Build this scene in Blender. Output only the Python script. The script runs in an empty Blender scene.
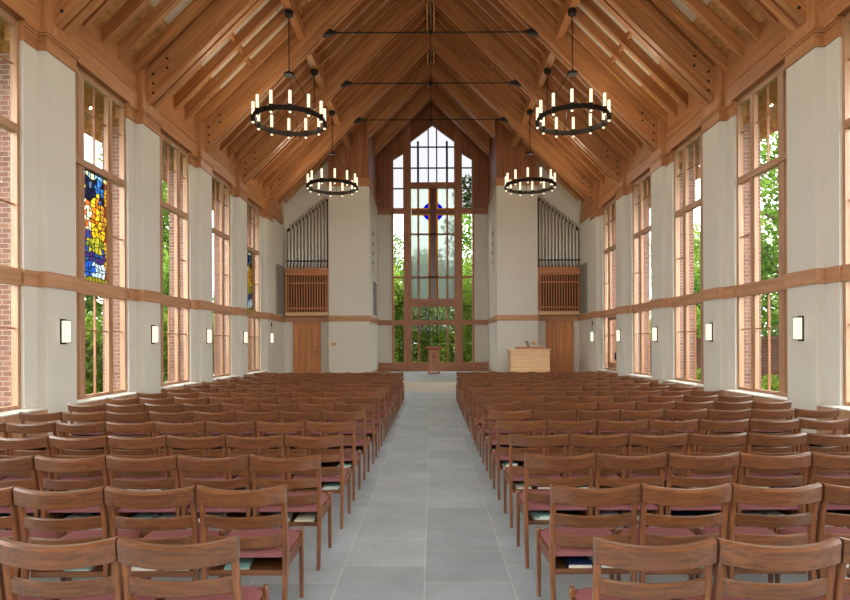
import bpy, bmesh, math, random
from mathutils import Vector, Matrix
random.seed(11)
scn = bpy.context.scene
COL = scn.collection
PI = math.pi
EYE = 1.65

# ------------------------------------------------------------------ materials
def lin(r, g, b):
    out = []
    for c in (r, g, b):
        c /= 255.0
        out.append(c / 12.92 if c <= 0.04045 else ((c + 0.055) / 1.055) ** 2.4)
    return (out[0], out[1], out[2], 1.0)

def new_mat(name):
    m = bpy.data.materials.new(name)
    m.use_nodes = True
    nt = m.node_tree
    b = nt.nodes.get('Principled BSDF')
    return m, nt, b

def plain(name, col, rough=0.6, metal=0.0, spec=0.5, noise=0.0, nscale=6.0, bump=0.0, bscale=60.0):
    m, nt, b = new_mat(name)
    b.inputs['Base Color'].default_value = col
    b.inputs['Roughness'].default_value = rough
    b.inputs['Metallic'].default_value = metal
    b.inputs['Specular IOR Level'].default_value = spec
    tc = nt.nodes.new('ShaderNodeTexCoord')
    if noise > 0:
        n = nt.nodes.new('ShaderNodeTexNoise')
        n.inputs['Scale'].default_value = nscale
        n.inputs['Detail'].default_value = 3
        nt.links.new(tc.outputs['Object'], n.inputs['Vector'])
        r = nt.nodes.new('ShaderNodeMapRange')
        r.inputs['From Min'].default_value = 0.3; r.inputs['From Max'].default_value = 0.7
        r.inputs['To Min'].default_value = 1 - noise; r.inputs['To Max'].default_value = 1 + noise
        nt.links.new(n.outputs['Fac'], r.inputs['Value'])
        mx = nt.nodes.new('ShaderNodeVectorMath'); mx.operation = 'SCALE'
        mx.inputs[0].default_value = col[:3]
        nt.links.new(r.outputs['Result'], mx.inputs['Scale'])
        nt.links.new(mx.outputs['Vector'], b.inputs['Base Color'])
    if bump > 0:
        n2 = nt.nodes.new('ShaderNodeTexNoise')
        n2.inputs['Scale'].default_value = bscale
        nt.links.new(tc.outputs['Object'], n2.inputs['Vector'])
        bp = nt.nodes.new('ShaderNodeBump')
        bp.inputs['Strength'].default_value = bump
        bp.inputs['Distance'].default_value = 0.01
        nt.links.new(n2.outputs['Fac'], bp.inputs['Height'])
        nt.links.new(bp.outputs['Normal'], b.inputs['Normal'])
    return m

def wood(name, light, dark, axis='x', rot=0.0, scale=1.0, rough=0.42, vary=0.12, spec=0.4, planks=None, coat=0.0):
    """Grained timber; axis is the grain direction, rot turns it about Y, planks=(axis, width) draws board joints."""
    m, nt, b = new_mat(name)
    L = nt.links.new
    tc = nt.nodes.new('ShaderNodeTexCoord')
    mp = nt.nodes.new('ShaderNodeMapping')
    mp.vector_type = 'TEXTURE'
    mp.inputs['Rotation'].default_value = (0, rot, 0)
    L(tc.outputs['Object'], mp.inputs['Vector'])
    sc = {'x': (0.9, 16, 16), 'y': (16, 0.9, 16), 'z': (16, 16, 0.9)}[axis]
    mp2 = nt.nodes.new('ShaderNodeVectorMath'); mp2.operation = 'MULTIPLY'
    mp2.inputs[1].default_value = tuple(s * scale for s in sc)
    oi = nt.nodes.new('ShaderNodeObjectInfo')
    ad = nt.nodes.new('ShaderNodeVectorMath'); ad.operation = 'ADD'
    mu = nt.nodes.new('ShaderNodeMath'); mu.operation = 'MULTIPLY'; mu.inputs[1].default_value = 37.0
    L(oi.outputs['Random'], mu.inputs[0])
    L(mp.outputs['Vector'], mp2.inputs[0])
    L(mp2.outputs['Vector'], ad.inputs[0]); L(mu.outputs[0], ad.inputs[1])
    n = nt.nodes.new('ShaderNodeTexNoise')
    n.inputs['Scale'].default_value = 1.0; n.inputs['Detail'].default_value = 5
    n.inputs['Roughness'].default_value = 0.6; n.inputs['Distortion'].default_value = 0.6
    L(ad.outputs['Vector'], n.inputs['Vector'])
    rp = nt.nodes.new('ShaderNodeValToRGB')
    rp.color_ramp.elements[0].position = 0.32; rp.color_ramp.elements[0].color = dark
    rp.color_ramp.elements[1].position = 0.68; rp.color_ramp.elements[1].color = light
    L(n.outputs['Fac'], rp.inputs['Fac'])
    mr = nt.nodes.new('ShaderNodeMapRange')
    mr.inputs['To Min'].default_value = 1 - vary; mr.inputs['To Max'].default_value = 1 + vary
    L(oi.outputs['Random'], mr.inputs['Value'])
    vm = nt.nodes.new('ShaderNodeVectorMath'); vm.operation = 'SCALE'
    L(rp.outputs['Color'], vm.inputs[0]); L(mr.outputs['Result'], vm.inputs['Scale'])
    out = vm.outputs['Vector']
    if planks:
        ax, w = planks
        sp = nt.nodes.new('ShaderNodeSeparateXYZ'); L(mp.outputs['Vector'], sp.inputs[0])
        d = nt.nodes.new('ShaderNodeMath'); d.operation = 'DIVIDE'; d.inputs[1].default_value = w
        L(sp.outputs[ax.upper()], d.inputs[0])
        fr = nt.nodes.new('ShaderNodeMath'); fr.operation = 'FRACT'; L(d.outputs[0], fr.inputs[0])
        gt = nt.nodes.new('ShaderNodeMath'); gt.operation = 'GREATER_THAN'; gt.inputs[1].default_value = 0.055
        L(fr.outputs[0], gt.inputs[0])
        fl = nt.nodes.new('ShaderNodeMath'); fl.operation = 'FLOOR'; L(d.outputs[0], fl.inputs[0])
        wn = nt.nodes.new('ShaderNodeTexWhiteNoise'); wn.noise_dimensions = '1D'; L(fl.outputs[0], wn.inputs['W'])
        m2 = nt.nodes.new('ShaderNodeMapRange'); m2.inputs['To Min'].default_value = 0.85; m2.inputs['To Max'].default_value = 1.12
        L(wn.outputs['Value'], m2.inputs['Value'])
        m3 = nt.nodes.new('ShaderNodeMapRange'); m3.inputs['To Min'].default_value = 0.45; m3.inputs['To Max'].default_value = 1.0
        L(gt.outputs[0], m3.inputs['Value'])
        m4 = nt.nodes.new('ShaderNodeMath'); m4.operation = 'MULTIPLY'
        L(m2.outputs['Result'], m4.inputs[0]); L(m3.outputs['Result'], m4.inputs[1])
        v2 = nt.nodes.new('ShaderNodeVectorMath'); v2.operation = 'SCALE'
        L(out, v2.inputs[0]); L(m4.outputs[0], v2.inputs['Scale'])
        out = v2.outputs['Vector']
    L(out, b.inputs['Base Color'])
    b.inputs['Roughness'].default_value = rough
    b.inputs['Specular IOR Level'].default_value = spec
    b.inputs['Coat Weight'].default_value = coat; b.inputs['Coat Roughness'].default_value = 0.25
    return m

def emis(name, col, strength):
    m = bpy.data.materials.new(name); m.use_nodes = True
    nt = m.node_tree; nt.nodes.clear()
    e = nt.nodes.new('ShaderNodeEmission'); e.inputs['Color'].default_value = col; e.inputs['Strength'].default_value = strength
    o = nt.nodes.new('ShaderNodeOutputMaterial'); nt.links.new(e.outputs[0], o.inputs[0])
    return m

def thin_glass(name, tint=(1, 1, 1, 1), gloss=0.05, diffuse=0.0, dcol=(0.8, 0.9, 0.85, 1)):
    m = bpy.data.materials.new(name); m.use_nodes = True
    nt = m.node_tree; nt.nodes.clear(); L = nt.links.new
    t = nt.nodes.new('ShaderNodeBsdfTransparent'); t.inputs['Color'].default_value = tint
    g = nt.nodes.new('ShaderNodeBsdfGlossy'); g.inputs['Roughness'].default_value = 0.02
    mx = nt.nodes.new('ShaderNodeMixShader'); mx.inputs[0].default_value = gloss
    L(t.outputs[0], mx.inputs[1]); L(g.outputs[0], mx.inputs[2])
    out = mx
    if diffuse > 0:
        tr = nt.nodes.new('ShaderNodeBsdfTranslucent'); tr.inputs['Color'].default_value = dcol
        m2 = nt.nodes.new('ShaderNodeMixShader'); m2.inputs[0].default_value = diffuse
        L(mx.outputs[0], m2.inputs[1]); L(tr.outputs[0], m2.inputs[2]); out = m2
    o = nt.nodes.new('ShaderNodeOutputMaterial'); L(out.outputs[0], o.inputs[0])
    return m

M = {}
M['wall'] = plain('wall_paint', lin(211, 206, 195), 0.85, spec=0.2, noise=0.02, nscale=1.2)
M['white_sill'] = plain('white_sill', lin(214, 210, 200), 0.6)
TL, TD = lin(186, 146, 114), lin(158, 114, 84)
M['trim_y'] = wood('fir_trim_along', TL, TD, 'y', scale=0.8, vary=0.04)
M['trim_x'] = wood('fir_trim_across', TL, TD, 'x', scale=0.8, vary=0.04)
M['belt_y'] = wood('belt_along', lin(198, 151, 114), lin(168, 119, 84), 'y', scale=0.8, vary=0.03)
M['belt_x'] = wood('belt_across', lin(198, 151, 114), lin(168, 119, 84), 'x', scale=0.8, vary=0.03)
M['trim_z'] = wood('fir_trim_upright', TL, TD, 'z', scale=0.8, vary=0.04)
HL, HD = lin(188, 134, 90), lin(156, 102, 62)
M['header'] = wood('fir_header', HL, HD, 'y', scale=0.7, vary=0.04)
M['post'] = wood('fir_post', HL, HD, 'z', scale=0.7, vary=0.04)
RL, RD = lin(194, 138, 88), lin(148, 95, 56)
A = math.atan(0.99)
M['raft_l'] = wood('glulam_left', RL, RD, 'x', rot=-A, scale=0.75, vary=0.08, rough=0.5, coat=0.12)
M['raft_r'] = wood('glulam_right', RL, RD, 'x', rot=A, scale=0.75, vary=0.08, rough=0.5, coat=0.12)
M['ridge'] = wood('ridge_ply', lin(214, 172, 126), lin(190, 142, 96), 'y', vary=.02)
M['purlin'] = wood('purlin', RL, RD, 'y', scale=0.8, vary=0.06)
M['deck'] = plain('fibre_deck', lin(190, 146, 96), 0.9, noise=0.32, nscale=9, spec=0.1)
M['accpanel'] = plain('pale_ceiling_panel', lin(214, 202, 184), 0.95, spec=0.1, noise=0.05, nscale=20)
M['boards'] = wood('gable_boards', lin(166, 108, 70), lin(130, 78, 48), 'z', scale=0.6, planks=('x', 0.24), rough=0.4, vary=0.02)
M['boards_y'] = wood('side_boards', lin(166, 108, 70), lin(130, 78, 48), 'z', scale=0.6, planks=('y', 0.24), rough=0.4, vary=0.02)
M['winwood'] = wood('window_wood', lin(178, 122, 86), lin(146, 94, 64), 'z', scale=0.8, vary=0.03)
M['winwood_x'] = wood('window_wood_rail', lin(178, 122, 86), lin(146, 94, 64), 'x', scale=0.8, vary=0.03)
M['door'] = wood('door_planks', lin(218, 154, 104), lin(184, 120, 74), 'z', scale=0.8, planks=('x', 0.14), vary=0.03)
CL, CD = lin(124, 76, 42), lin(80, 46, 25)
M['chair_x'] = wood('walnut_rail', CL, CD, 'x', scale=4.0, rough=0.3, vary=0.16, spec=0.5, coat=0.6)
M['chair_z'] = wood('walnut_leg', lin(140, 86, 48), lin(92, 52, 27), 'z', scale=3.5, rough=0.32, vary=0.12, spec=0.5, coat=0.4)
M['chair_y'] = wood('walnut_rack', CL, CD, 'y', scale=1.6, rough=0.4, vary=0.14)
M['cushion'] = plain('plum_fabric', lin(136, 86, 87), 0.95, spec=0.1, noise=0.06, nscale=90, bump=0.15, bscale=500)
M['bronze'] = plain('dark_bronze', lin(38, 31, 27), 0.65, metal=0.3, spec=0.3)
M['black'] = plain('black_steel', lin(30, 28, 27), 0.5, metal=0.4)
M['candle'] = emis('candle_glow', (1.0, 0.80, 0.54, 1), 0.13)
M['sconce'] = emis('sconce_glow', (1.0, 0.82, 0.60, 1), 0.12)
M['glass'] = thin_glass('clear_glass', (0.97, 0.99, 0.98, 1), 0.04)
M['gable_glass'] = thin_glass('clear_gable_glass', (0.97, 0.99, 0.98, 1), 0.003)
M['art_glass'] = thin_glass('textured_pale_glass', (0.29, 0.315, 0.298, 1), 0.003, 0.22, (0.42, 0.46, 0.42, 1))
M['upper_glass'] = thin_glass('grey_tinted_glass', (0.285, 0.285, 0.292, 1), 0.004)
M['lead'] = plain('lead_came', lin(40, 36, 38), 0.6, metal=0.3)
M['pipe'] = plain('pipe_metal', lin(190, 184, 174), 0.38, metal=0.45)
M['dark_recess'] = plain('dark_recess', lin(62, 42, 30), 0.9)
M['organ_x'] = wood('organ_case_rail', lin(204, 140, 94), lin(166, 104, 64), 'x', vary=0.02)
M['organ_z'] = wood('organ_case_upright', lin(204, 140, 94), lin(166, 104, 64), 'z', vary=0.02)
M['maple'] = wood('pale_maple', lin(226, 192, 150), lin(204, 164, 120), 'x', scale=0.6, vary=0.02)
M['grey_panel'] = plain('grey_panel', lin(128, 124, 112), 0.8)
M['brass'] = plain('brass', lin(196, 152, 92), 0.4, metal=0.6)
M['step'] = plain('limestone', lin(186, 176, 160), 0.6, noise=0.08, nscale=3)
M['grey_orn'] = plain('grey_ornament', lin(120, 112, 112), 0.5)
M['bark'] = plain('bark', lin(84, 66, 50), 0.95, noise=0.3, nscale=8)
M['rock'] = plain('pale_rock', lin(206, 200, 190), 0.9, noise=0.15, nscale=3)
M['paper'] = plain('book_pages', lin(222, 214, 196), 0.9)

def slate():
    m, nt, b = new_mat('slate_tiles'); L = nt.links.new
    tc = nt.nodes.new('ShaderNodeTexCoord')
    mp = nt.nodes.new('ShaderNodeMapping')
    mp.inputs['Rotation'].default_value = (0, 0, PI / 2)
    L(tc.outputs['Object'], mp.inputs['Vector'])
    br = nt.nodes.new('ShaderNodeTexBrick')
    br.inputs['Color1'].default_value = lin(148, 157, 163)
    br.inputs['Color2'].default_value = lin(166, 175, 181)
    br.inputs['Mortar'].default_value = lin(196, 194, 186)
    br.inputs['Scale'].default_value = 1.0
    br.inputs['Mortar Size'].default_value = 0.0035
    br.inputs['Mortar Smooth'].default_value = 0.3
    br.inputs['Bias'].default_value = -0.1
    br.inputs['Brick Width'].default_value = 0.6
    br.inputs['Row Height'].default_value = 0.6
    br.offset = 0.5
    L(mp.outputs['Vector'], br.inputs['Vector'])
    n = nt.nodes.new('ShaderNodeTexNoise'); n.inputs['Scale'].default_value = 2.2; n.inputs['Detail'].default_value = 6
    n.inputs['Roughness'].default_value = 0.65
    L(tc.outputs['Object'], n.inputs['Vector'])
    mr = nt.nodes.new('ShaderNodeMapRange')
    mr.inputs['From Min'].default_value = 0.3; mr.inputs['From Max'].default_value = 0.7
    mr.inputs['To Min'].default_value = 0.86; mr.inputs['To Max'].default_value = 1.12
    L(n.outputs['Fac'], mr.inputs['Value'])
    vm = nt.nodes.new('ShaderNodeVectorMath'); vm.operation = 'SCALE'
    L(br.outputs['Color'], vm.inputs[0]); L(mr.outputs['Result'], vm.inputs['Scale'])
    L(vm.outputs['Vector'], b.inputs['Base Color'])
    b.inputs['Roughness'].default_value = 0.48
    b.inputs['Specular IOR Level'].default_value = 0.4
    return m
M['slate'] = slate()

def brick():
    m, nt, b = new_mat('red_brick'); L = nt.links.new
    tc = nt.nodes.new('ShaderNodeTexCoord')
    sp = nt.nodes.new('ShaderNodeSeparateXYZ'); L(tc.outputs['Object'], sp.inputs[0])
    ad = nt.nodes.new('ShaderNodeMath'); ad.operation = 'ADD'
    L(sp.outputs['X'], ad.inputs[0]); L(sp.outputs['Y'], ad.inputs[1])
    cb = nt.nodes.new('ShaderNodeCombineXYZ'); L(ad.outputs[0], cb.inputs['X']); L(sp.outputs['Z'], cb.inputs['Y'])
    br = nt.nodes.new('ShaderNodeTexBrick')
    br.inputs['Color1'].default_value = lin(124, 84, 68); br.inputs['Color2'].default_value = lin(100, 66, 54)
    br.inputs['Mortar'].default_value = lin(140, 130, 118)
    br.inputs['Scale'].default_value = 1.0; br.inputs['Brick Width'].default_value = 0.21
    br.inputs['Row Height'].default_value = 0.078; br.inputs['Mortar Size'].default_value = 0.006
    L(cb.outputs[0], br.inputs['Vector']); L(br.outputs['Color'], b.inputs['Base Color'])
    b.inputs['Roughness'].default_value = 0.9
    return m
M['brick'] = brick()

def leafmat(name, c1, c2):
    m = bpy.data.materials.new(name); m.use_nodes = True
    nt = m.node_tree; nt.nodes.clear(); L = nt.links.new
    tc = nt.nodes.new('ShaderNodeTexCoord')
    n = nt.nodes.new('ShaderNodeTexNoise'); n.inputs['Scale'].default_value = 2.5; n.inputs['Detail'].default_value = 4
    L(tc.outputs['Object'], n.inputs['Vector'])
    rp = nt.nodes.new('ShaderNodeValToRGB')
    rp.color_ramp.elements[0].position = 0.35; rp.color_ramp.elements[0].color = c1
    rp.color_ramp.elements[1].position = 0.65; rp.color_ramp.elements[1].color = c2
    L(n.outputs['Fac'], rp.inputs['Fac'])
    d = nt.nodes.new('ShaderNodeBsdfDiffuse'); t = nt.nodes.new('ShaderNodeBsdfTranslucent')
    L(rp.outputs['Color'], d.inputs['Color']); L(rp.outputs['Color'], t.inputs['Color'])
    mx = nt.nodes.new('ShaderNodeMixShader'); mx.inputs[0].default_value = 0.5
    L(d.outputs[0], mx.inputs[1]); L(t.outputs[0], mx.inputs[2])
    o = nt.nodes.new('ShaderNodeOutputMaterial'); L(mx.outputs[0], o.inputs[0])
    return m
M['leaf_a'] = leafmat('leaves_bright', lin(70, 102, 38), lin(142, 162, 70))
M['leaf_b'] = leafmat('leaves_mid', lin(48, 80, 32), lin(102, 130, 54))
M['leaf_c'] = leafmat('leaves_conifer', lin(46, 80, 58), lin(96, 126, 90))
M['grass'] = plain('grass', lin(52, 72, 30), 0.95, noise=0.3, nscale=3)

def attr_glass(name, transp=0.25):
    m = bpy.data.materials.new(name); m.use_nodes = True
    nt = m.node_tree; nt.nodes.clear(); L = nt.links.new
    a = nt.nodes.new('ShaderNodeAttribute'); a.attribute_name = 'glass_colour'
    t = nt.nodes.new('ShaderNodeBsdfTranslucent'); L(a.outputs['Color'], t.inputs['Color'])
    tr = nt.nodes.new('ShaderNodeBsdfTransparent'); L(a.outputs['Color'], tr.inputs['Color'])
    mx = nt.nodes.new('ShaderNodeMixShader'); mx.inputs[0].default_value = transp
    L(t.outputs[0], mx.inputs[1]); L(tr.outputs[0], mx.inputs[2])
    o = nt.nodes.new('ShaderNodeOutputMaterial'); L(mx.outputs[0], o.inputs[0])
    return m
M['stained'] = attr_glass('stained_glass')

# ------------------------------------------------------------------ mesh helpers
class MB:
    def __init__(s):
        s.v = []; s.f = []
    def box(s, x0, x1, y0, y1, z0, z1):
        x0, x1 = min(x0, x1), max(x0, x1); y0, y1 = min(y0, y1), max(y0, y1); z0, z1 = min(z0, z1), max(z0, z1)
        return s.hexa([(x0, y0, z0), (x1, y0, z0), (x1, y1, z0), (x0, y1, z0), (x0, y0, z1), (x1, y0, z1), (x1, y1, z1), (x0, y1, z1)])
    def hexa(s, p):
        n = len(s.v); s.v += [tuple(q) for q in p]
        for f in ((0, 3, 2, 1), (4, 5, 6, 7), (0, 1, 5, 4), (1, 2, 6, 5), (2, 3, 7, 6), (3, 0, 4, 7)):
            s.f.append(tuple(n + i for i in f))
        return s
    def prism_y(s, poly, y0, y1):
        n = len(s.v); k = len(poly)
        s.v += [(x, y0, z) for x, z in poly] + [(x, y1, z) for x, z in poly]
        s.f.append(tuple(n + i for i in range(k))); s.f.append(tuple(n + k + i for i in reversed(range(k))))
        for i in range(k):
            j = (i + 1) % k
            s.f.append((n + i, n + k + i, n + k + j, n + j))
        return s
    def prism_x(s, poly, x0, x1):
        n = len(s.v); k = len(poly)
        s.v += [(x0, y, z) for y, z in poly] + [(x1, y, z) for y, z in poly]
        s.f.append(tuple(n + i for i in range(k))); s.f.append(tuple(n + k + i for i in reversed(range(k))))
        for i in range(k):
            j = (i + 1) % k
            s.f.append((n + i, n + k + i, n + k + j, n + j))
        return s
    def tube(s, p0, p1, r0, r1=None, n=10):
        r1 = r0 if r1 is None else r1
        p0, p1 = Vector(p0), Vector(p1); d = (p1 - p0).normalized()
        u = d.orthogonal().normalized(); w = d.cross(u)
        b = len(s.v)
        for p, r in ((p0, r0), (p1, r1)):
            for i in range(n):
                a = 2 * PI * i / n
                s.v.append(tuple(p + u * (r * math.cos(a)) + w * (r * math.sin(a))))
        for i in range(n):
            j = (i + 1) % n
            s.f.append((b + i, b + j, b + n + j, b + n + i))
        s.f.append(tuple(b + i for i in reversed(range(n)))); s.f.append(tuple(b + n + i for i in range(n)))
        return s
    def lathe(s, prof, cx=0, cy=0, cz=0, n=12):
        b = len(s.v); k = len(prof)
        for r, z in prof:
            for i in range(n):
                a = 2 * PI * i / n
                s.v.append((cx + r * math.cos(a), cy + r * math.sin(a), cz + z))
        for q in range(k - 1):
            for i in range(n):
                j = (i + 1) % n
                s.f.append((b + q * n + i, b + q * n + j, b + (q + 1) * n + j, b + (q + 1) * n + i))
        s.f.append(tuple(b + i for i in reversed(range(n)))); s.f.append(tuple(b + (k - 1) * n + i for i in range(n)))
        return s
    def loft(s, rings):
        b = len(s.v); n = len(rings[0]); k = len(rings)
        for r in rings: s.v += [tuple(p) for p in r]
        for q in range(k - 1):
            for i in range(n):
                j = (i + 1) % n
                s.f.append((b + q * n + i, b + q * n + j, b + (q + 1) * n + j, b + (q + 1) * n + i))
        s.f.append(tuple(b + i for i in reversed(range(n)))); s.f.append(tuple(b + (k - 1) * n + i for i in range(n)))
        return s
    def mesh(s, name, mat, bevel=0.0, smooth=False):
        me = bpy.data.meshes.new(name)
        me.from_pydata(s.v, [], s.f)
        bm = bmesh.new(); bm.from_mesh(me)
        bmesh.ops.recalc_face_normals(bm, faces=bm.faces)
        if bevel > 0:
            ed = [e for e in bm.edges if len(e.link_faces) == 2 and e.calc_face_angle(0) > 0.6]
            bmesh.ops.bevel(bm, geom=ed, offset=bevel, segments=2, affect='EDGES', profile=0.6)
        bm.to_mesh(me); bm.free()
        me.materials.append(mat)
        if smooth:
            for p in me.polygons: p.use_smooth = True
            try: me.set_sharp_from_angle(angle=math.radians(35))
            except Exception: pass
        return me
    def build(s, name, mat, parent=None, loc=None, bevel=0.0, smooth=False):
        o = bpy.data.objects.new(name, s.mesh(name, mat, bevel, smooth)); COL.objects.link(o)
        if parent is not None: o.parent = parent
        if loc is not None: o.location = loc
        return o

def thing(name, label, cat, loc=(0, 0, 0), group=None):
    o = bpy.data.objects.new(name, None); COL.objects.link(o)
    o.location = loc; o.empty_display_size = 0.1
    o['label'] = label; o['category'] = cat
    if group: o['group'] = group
    return o
def tag(o, label, cat, group=None):
    o['label'] = label; o['category'] = cat
    if group: o['group'] = group
    return o
def struct(o, label=None):
    o['kind'] = 'structure'
    if label: o['label'] = label
    return o
def sempty(name, loc=(0, 0, 0)):
    o = bpy.data.objects.new(name, None); COL.objects.link(o); o.location = loc; o['kind'] = 'structure'
    return o
ORD = ['first', 'second', 'third', 'fourth', 'fifth', 'sixth', 'seventh', 'eighth', 'ninth', 'tenth', 'eleventh', 'twelfth', 'thirteenth', 'fourteenth', 'fifteenth', 'sixteenth']
SIDE = {-1: 'left', 1: 'right'}

# ------------------------------------------------------------------ dimensions
BAY = 2.96
def PY(k): return 9.21 + BAY * (k - 1)          # pier centres
XW, XF, XFR, XG = 6.0, 6.15, 6.22, 6.27        # pier face, flank face, window frame face, glass
REAR = -3.4
BACK = 27.0
CHY, CHX, BLX = 23.3, 2.62, 4.30               # chancel front, chancel half width, block outer x
ALC = 23.75                                     # alcove back wall
TR = 11.03 + EYE                                # truss underside at ridge
RF = 11.67 + EYE                                # rafter underside at ridge
DK = 11.99 + EYE                                # deck underside at ridge
SL = 0.99
PIERS = range(-3, 6)
BANDZ = (2.55, 2.79)

# ------------------------------------------------------------------ floor, steps, ground
fl = MB().box(-6.4, 6.4, REAR - .2, 19.3, -0.2, 0.0)
o = struct(fl.build('floor', M['slate'], loc=(0, 0, 0)))
o.data.transform(Matrix.Translation((0.058, 0, 0))); o.location.x = -0.058
p = MB().box(-6.4, 6.4, 19.3, BACK + .2, -0.2, 0.15)
struct(p.build('chancel_step', M['step']))
p = MB().box(-6.4, 6.4, 19.66, BACK + .2, 0.15, 0.30)
struct(p.build('chancel_platform', M['step']))
p = MB().box(-CHX, CHX, 20.02, BACK, 0.30, 0.304)
o = struct(p.build('chancel_floor', M['slate']))
g = MB().box(-60, 60, -40, 75, -0.35, -0.21)
struct(g.build('ground', M['grass']))

# ------------------------------------------------------------------ side walls
def side_wall(s):
    nm = SIDE[s]
    w = MB()
    for k in PIERS:
        c = PY(k)
        w.box(s * XF, s * 6.33, c - .66, c + .51, 0, 6.24)
    w.box(s * XF, s * 6.42, PY(5) + .51, ALC + .3, 0, 8.0)     # solid wall past the last pier
    w.box(s * XF, s * 6.42, REAR - .2, PY(-3) - .66, 0, 6.6)
    for k in list(PIERS)[:-1]:                                  # wall under each window
        w.box(s * 6.24, s * 6.33, PY(k) + .51, PY(k + 1) - .66, 0, 0.66)
    root = struct(w.build('wall_' + nm, M['wall']))
    for k in PIERS:
        c = PY(k)
        pb = MB().box(s * XW, s * (XF + .02), c - .36, c + .36, 0, 6.24)
        pb.build('pier', M['wall'], root)
        cp = MB()
        for z0, z1, e in ((6.24, 6.30, .03), (6.30, 6.46, .015), (6.46, 6.50, .035), (6.50, 6.54, .055)):
            cp.box(s * (XW - e), s * 6.42, c - .36 - e, c + .36 + e, z0, z1)
            cp.box(s * (XF - e), s * 6.42, c - .66 - e * .3, c + .51 + e * .3, z0, z1)
        cp.build('pier_cap', M['header'], root)
        ps = MB().box(s * (XW - .005), s * 6.42, c - .36, c + .36, 6.54, 7.9)
        ps.build('wall_post', M['post'], root)
        bt = MB().box(s * 6.335, s * 6.74, c - .56, c + .45, -0.2, 6.1)
        bt.build('buttress', M['brick'], root)
    bw = MB().box(s * 6.425, s * 6.7, PY(5) + .45, ALC + .4, -0.2, 6.6)
    bw.build('brick_facing', M['brick'], root)
    # frieze above the windows
    h = MB()
    h.box(s * 6.13, s * 6.42, REAR, 23.3, 6.54, 7.62)
    h.box(s * 6.095, s * 6.14, REAR, 23.3, 6.54, 6.86)
    h.box(s * 6.08, s * 6.14, REAR, 23.3, 6.86, 6.90)
    struct(h.build('trim_%d' % (1 if s < 0 else 2), M['header']), 'deep timber frieze above the %s windows' % nm)
    # belt course
    b = MB()
    for k in PIERS:
        c = PY(k); z0, z1 = BANDZ
        b.box(s * (XW - .03), s * XW, c - .39, c + .39, z0, z1)
        b.box(s * XW, s * (XF), c - .39, c - .36, z0, z1); b.box(s * XW, s * XF, c + .36, c + .39, z0, z1)
        b.box(s * (XF - .03), s * XF, c - .69, c - .39, z0, z1); b.box(s * (XF - .03), s * XF, c + .39, c + .54, z0, z1)
    b.box(s * (XF - .03), s * XF, PY(5) + .54, ALC, *BANDZ)
    struct(b.build('trim_%d' % (3 if s < 0 else 4), M['belt_y']), 'fir belt course along the %s wall' % nm)
    return root
WL = side_wall(-1); WR = side_wall(1)

# ------------------------------------------------------------------ side windows
def W0(k): return PY(k) + .51
WLEN = BAY - 1.17
def window_meshes(s):
    z0, zb0, zb1, zt0, zt1, z1 = 0.68, 2.55, 2.79, 4.83, 4.95, 6.50
    u = [0, .06, .22, .45, 1.20, 1.34, 1.73, WLEN]
    fr = MB()
    for a, b in ((u[0], u[1]), (u[6], u[7])):
        fr.box(s * (XFR - .02), s * 6.30, a, b, z0, z1)
    fr.box(s * XFR, s * 6.30, u[1], u[6], z0, z0 + .06); fr.box(s * XFR, s * 6.30, u[1], u[6], z1 - .08, z1 + .04)
    mu = MB()
    for a, b in ((u[2], u[3]), (u[4], u[5])):
        mu.box(s * XFR, s * 6.30, a, b, z0 + .06, z1 - .08)
        mu.box(s * (XFR - .015), s * XFR, a + .035, b - .035, z0 + .06, z1 - .08)
    tr = MB()
    tr.box(s * (XFR - .04), s * 6.31, u[1], u[6], zt0, zt1)
    bd = MB()
    bd.box(s * (XFR - .06), s * 6.31, u[0], u[7], zb0, zb1)
    mt = MB()
    um = (u[3] + u[4]) / 2
    t = .010
    mt.box(s * (XG - .02), s * (XG + .02), um - t, um + t, zt1, z1 - .08)
    mt.box(s * (XG - .02), s * (XG + .02), u[3], u[4], 5.86 - t, 5.86 + t)
    mt.box(s * (XG - .02), s * (XG + .02), um - t, um + t, z0 + .06, zb0)
    mt.box(s * (XG - .02), s * (XG + .02), u[3], u[4], 1.90 - t, 1.90 + t)
    for a, b in ((u[1], u[2]), (u[5], u[6])):
        for z in (1.90, 3.76, 5.86):
            mt.box(s * (XG - .02), s * (XG + .02), a, b, z - t, z + t)
    gl = MB()
    for a, b in ((u[1], u[2]), (u[3], u[4]), (u[5], u[6])):
        for za, zc in ((z0 + .06, zb0), (zb1, zt0), (zt1, z1 - .08)):
            gl.box(s * (XG - .004), s * (XG + .004), a, b, za, zc)
    sl = MB()
    sl.prism_y([(s * 5.985, .645), (s * 5.985, .665), (s * 6.24, .685), (s * 6.24, .645)], -.14, WLEN + .29)
    bx = MB()
    bx.box(s * 6.0, s * 6.24, -.15, WLEN + .30, 0, .65)
    return [('frame', fr.mesh('frame', M['trim_z'])), ('mullion', mu.mesh('mullion', M['trim_z'])), ('transom', tr.mesh('transom', M['trim_y'])),
            ('belt_rail', bd.mesh('belt_rail', M['belt_y'])), ('muntin', mt.mesh('muntin', M['winwood'])), ('pane', gl.mesh('pane', M['glass'])),
            ('sill', sl.mesh('sill', M['white_sill'])), ('sill_box', bx.mesh('sill_box', M['trim_z']))]
wn = 0
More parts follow.
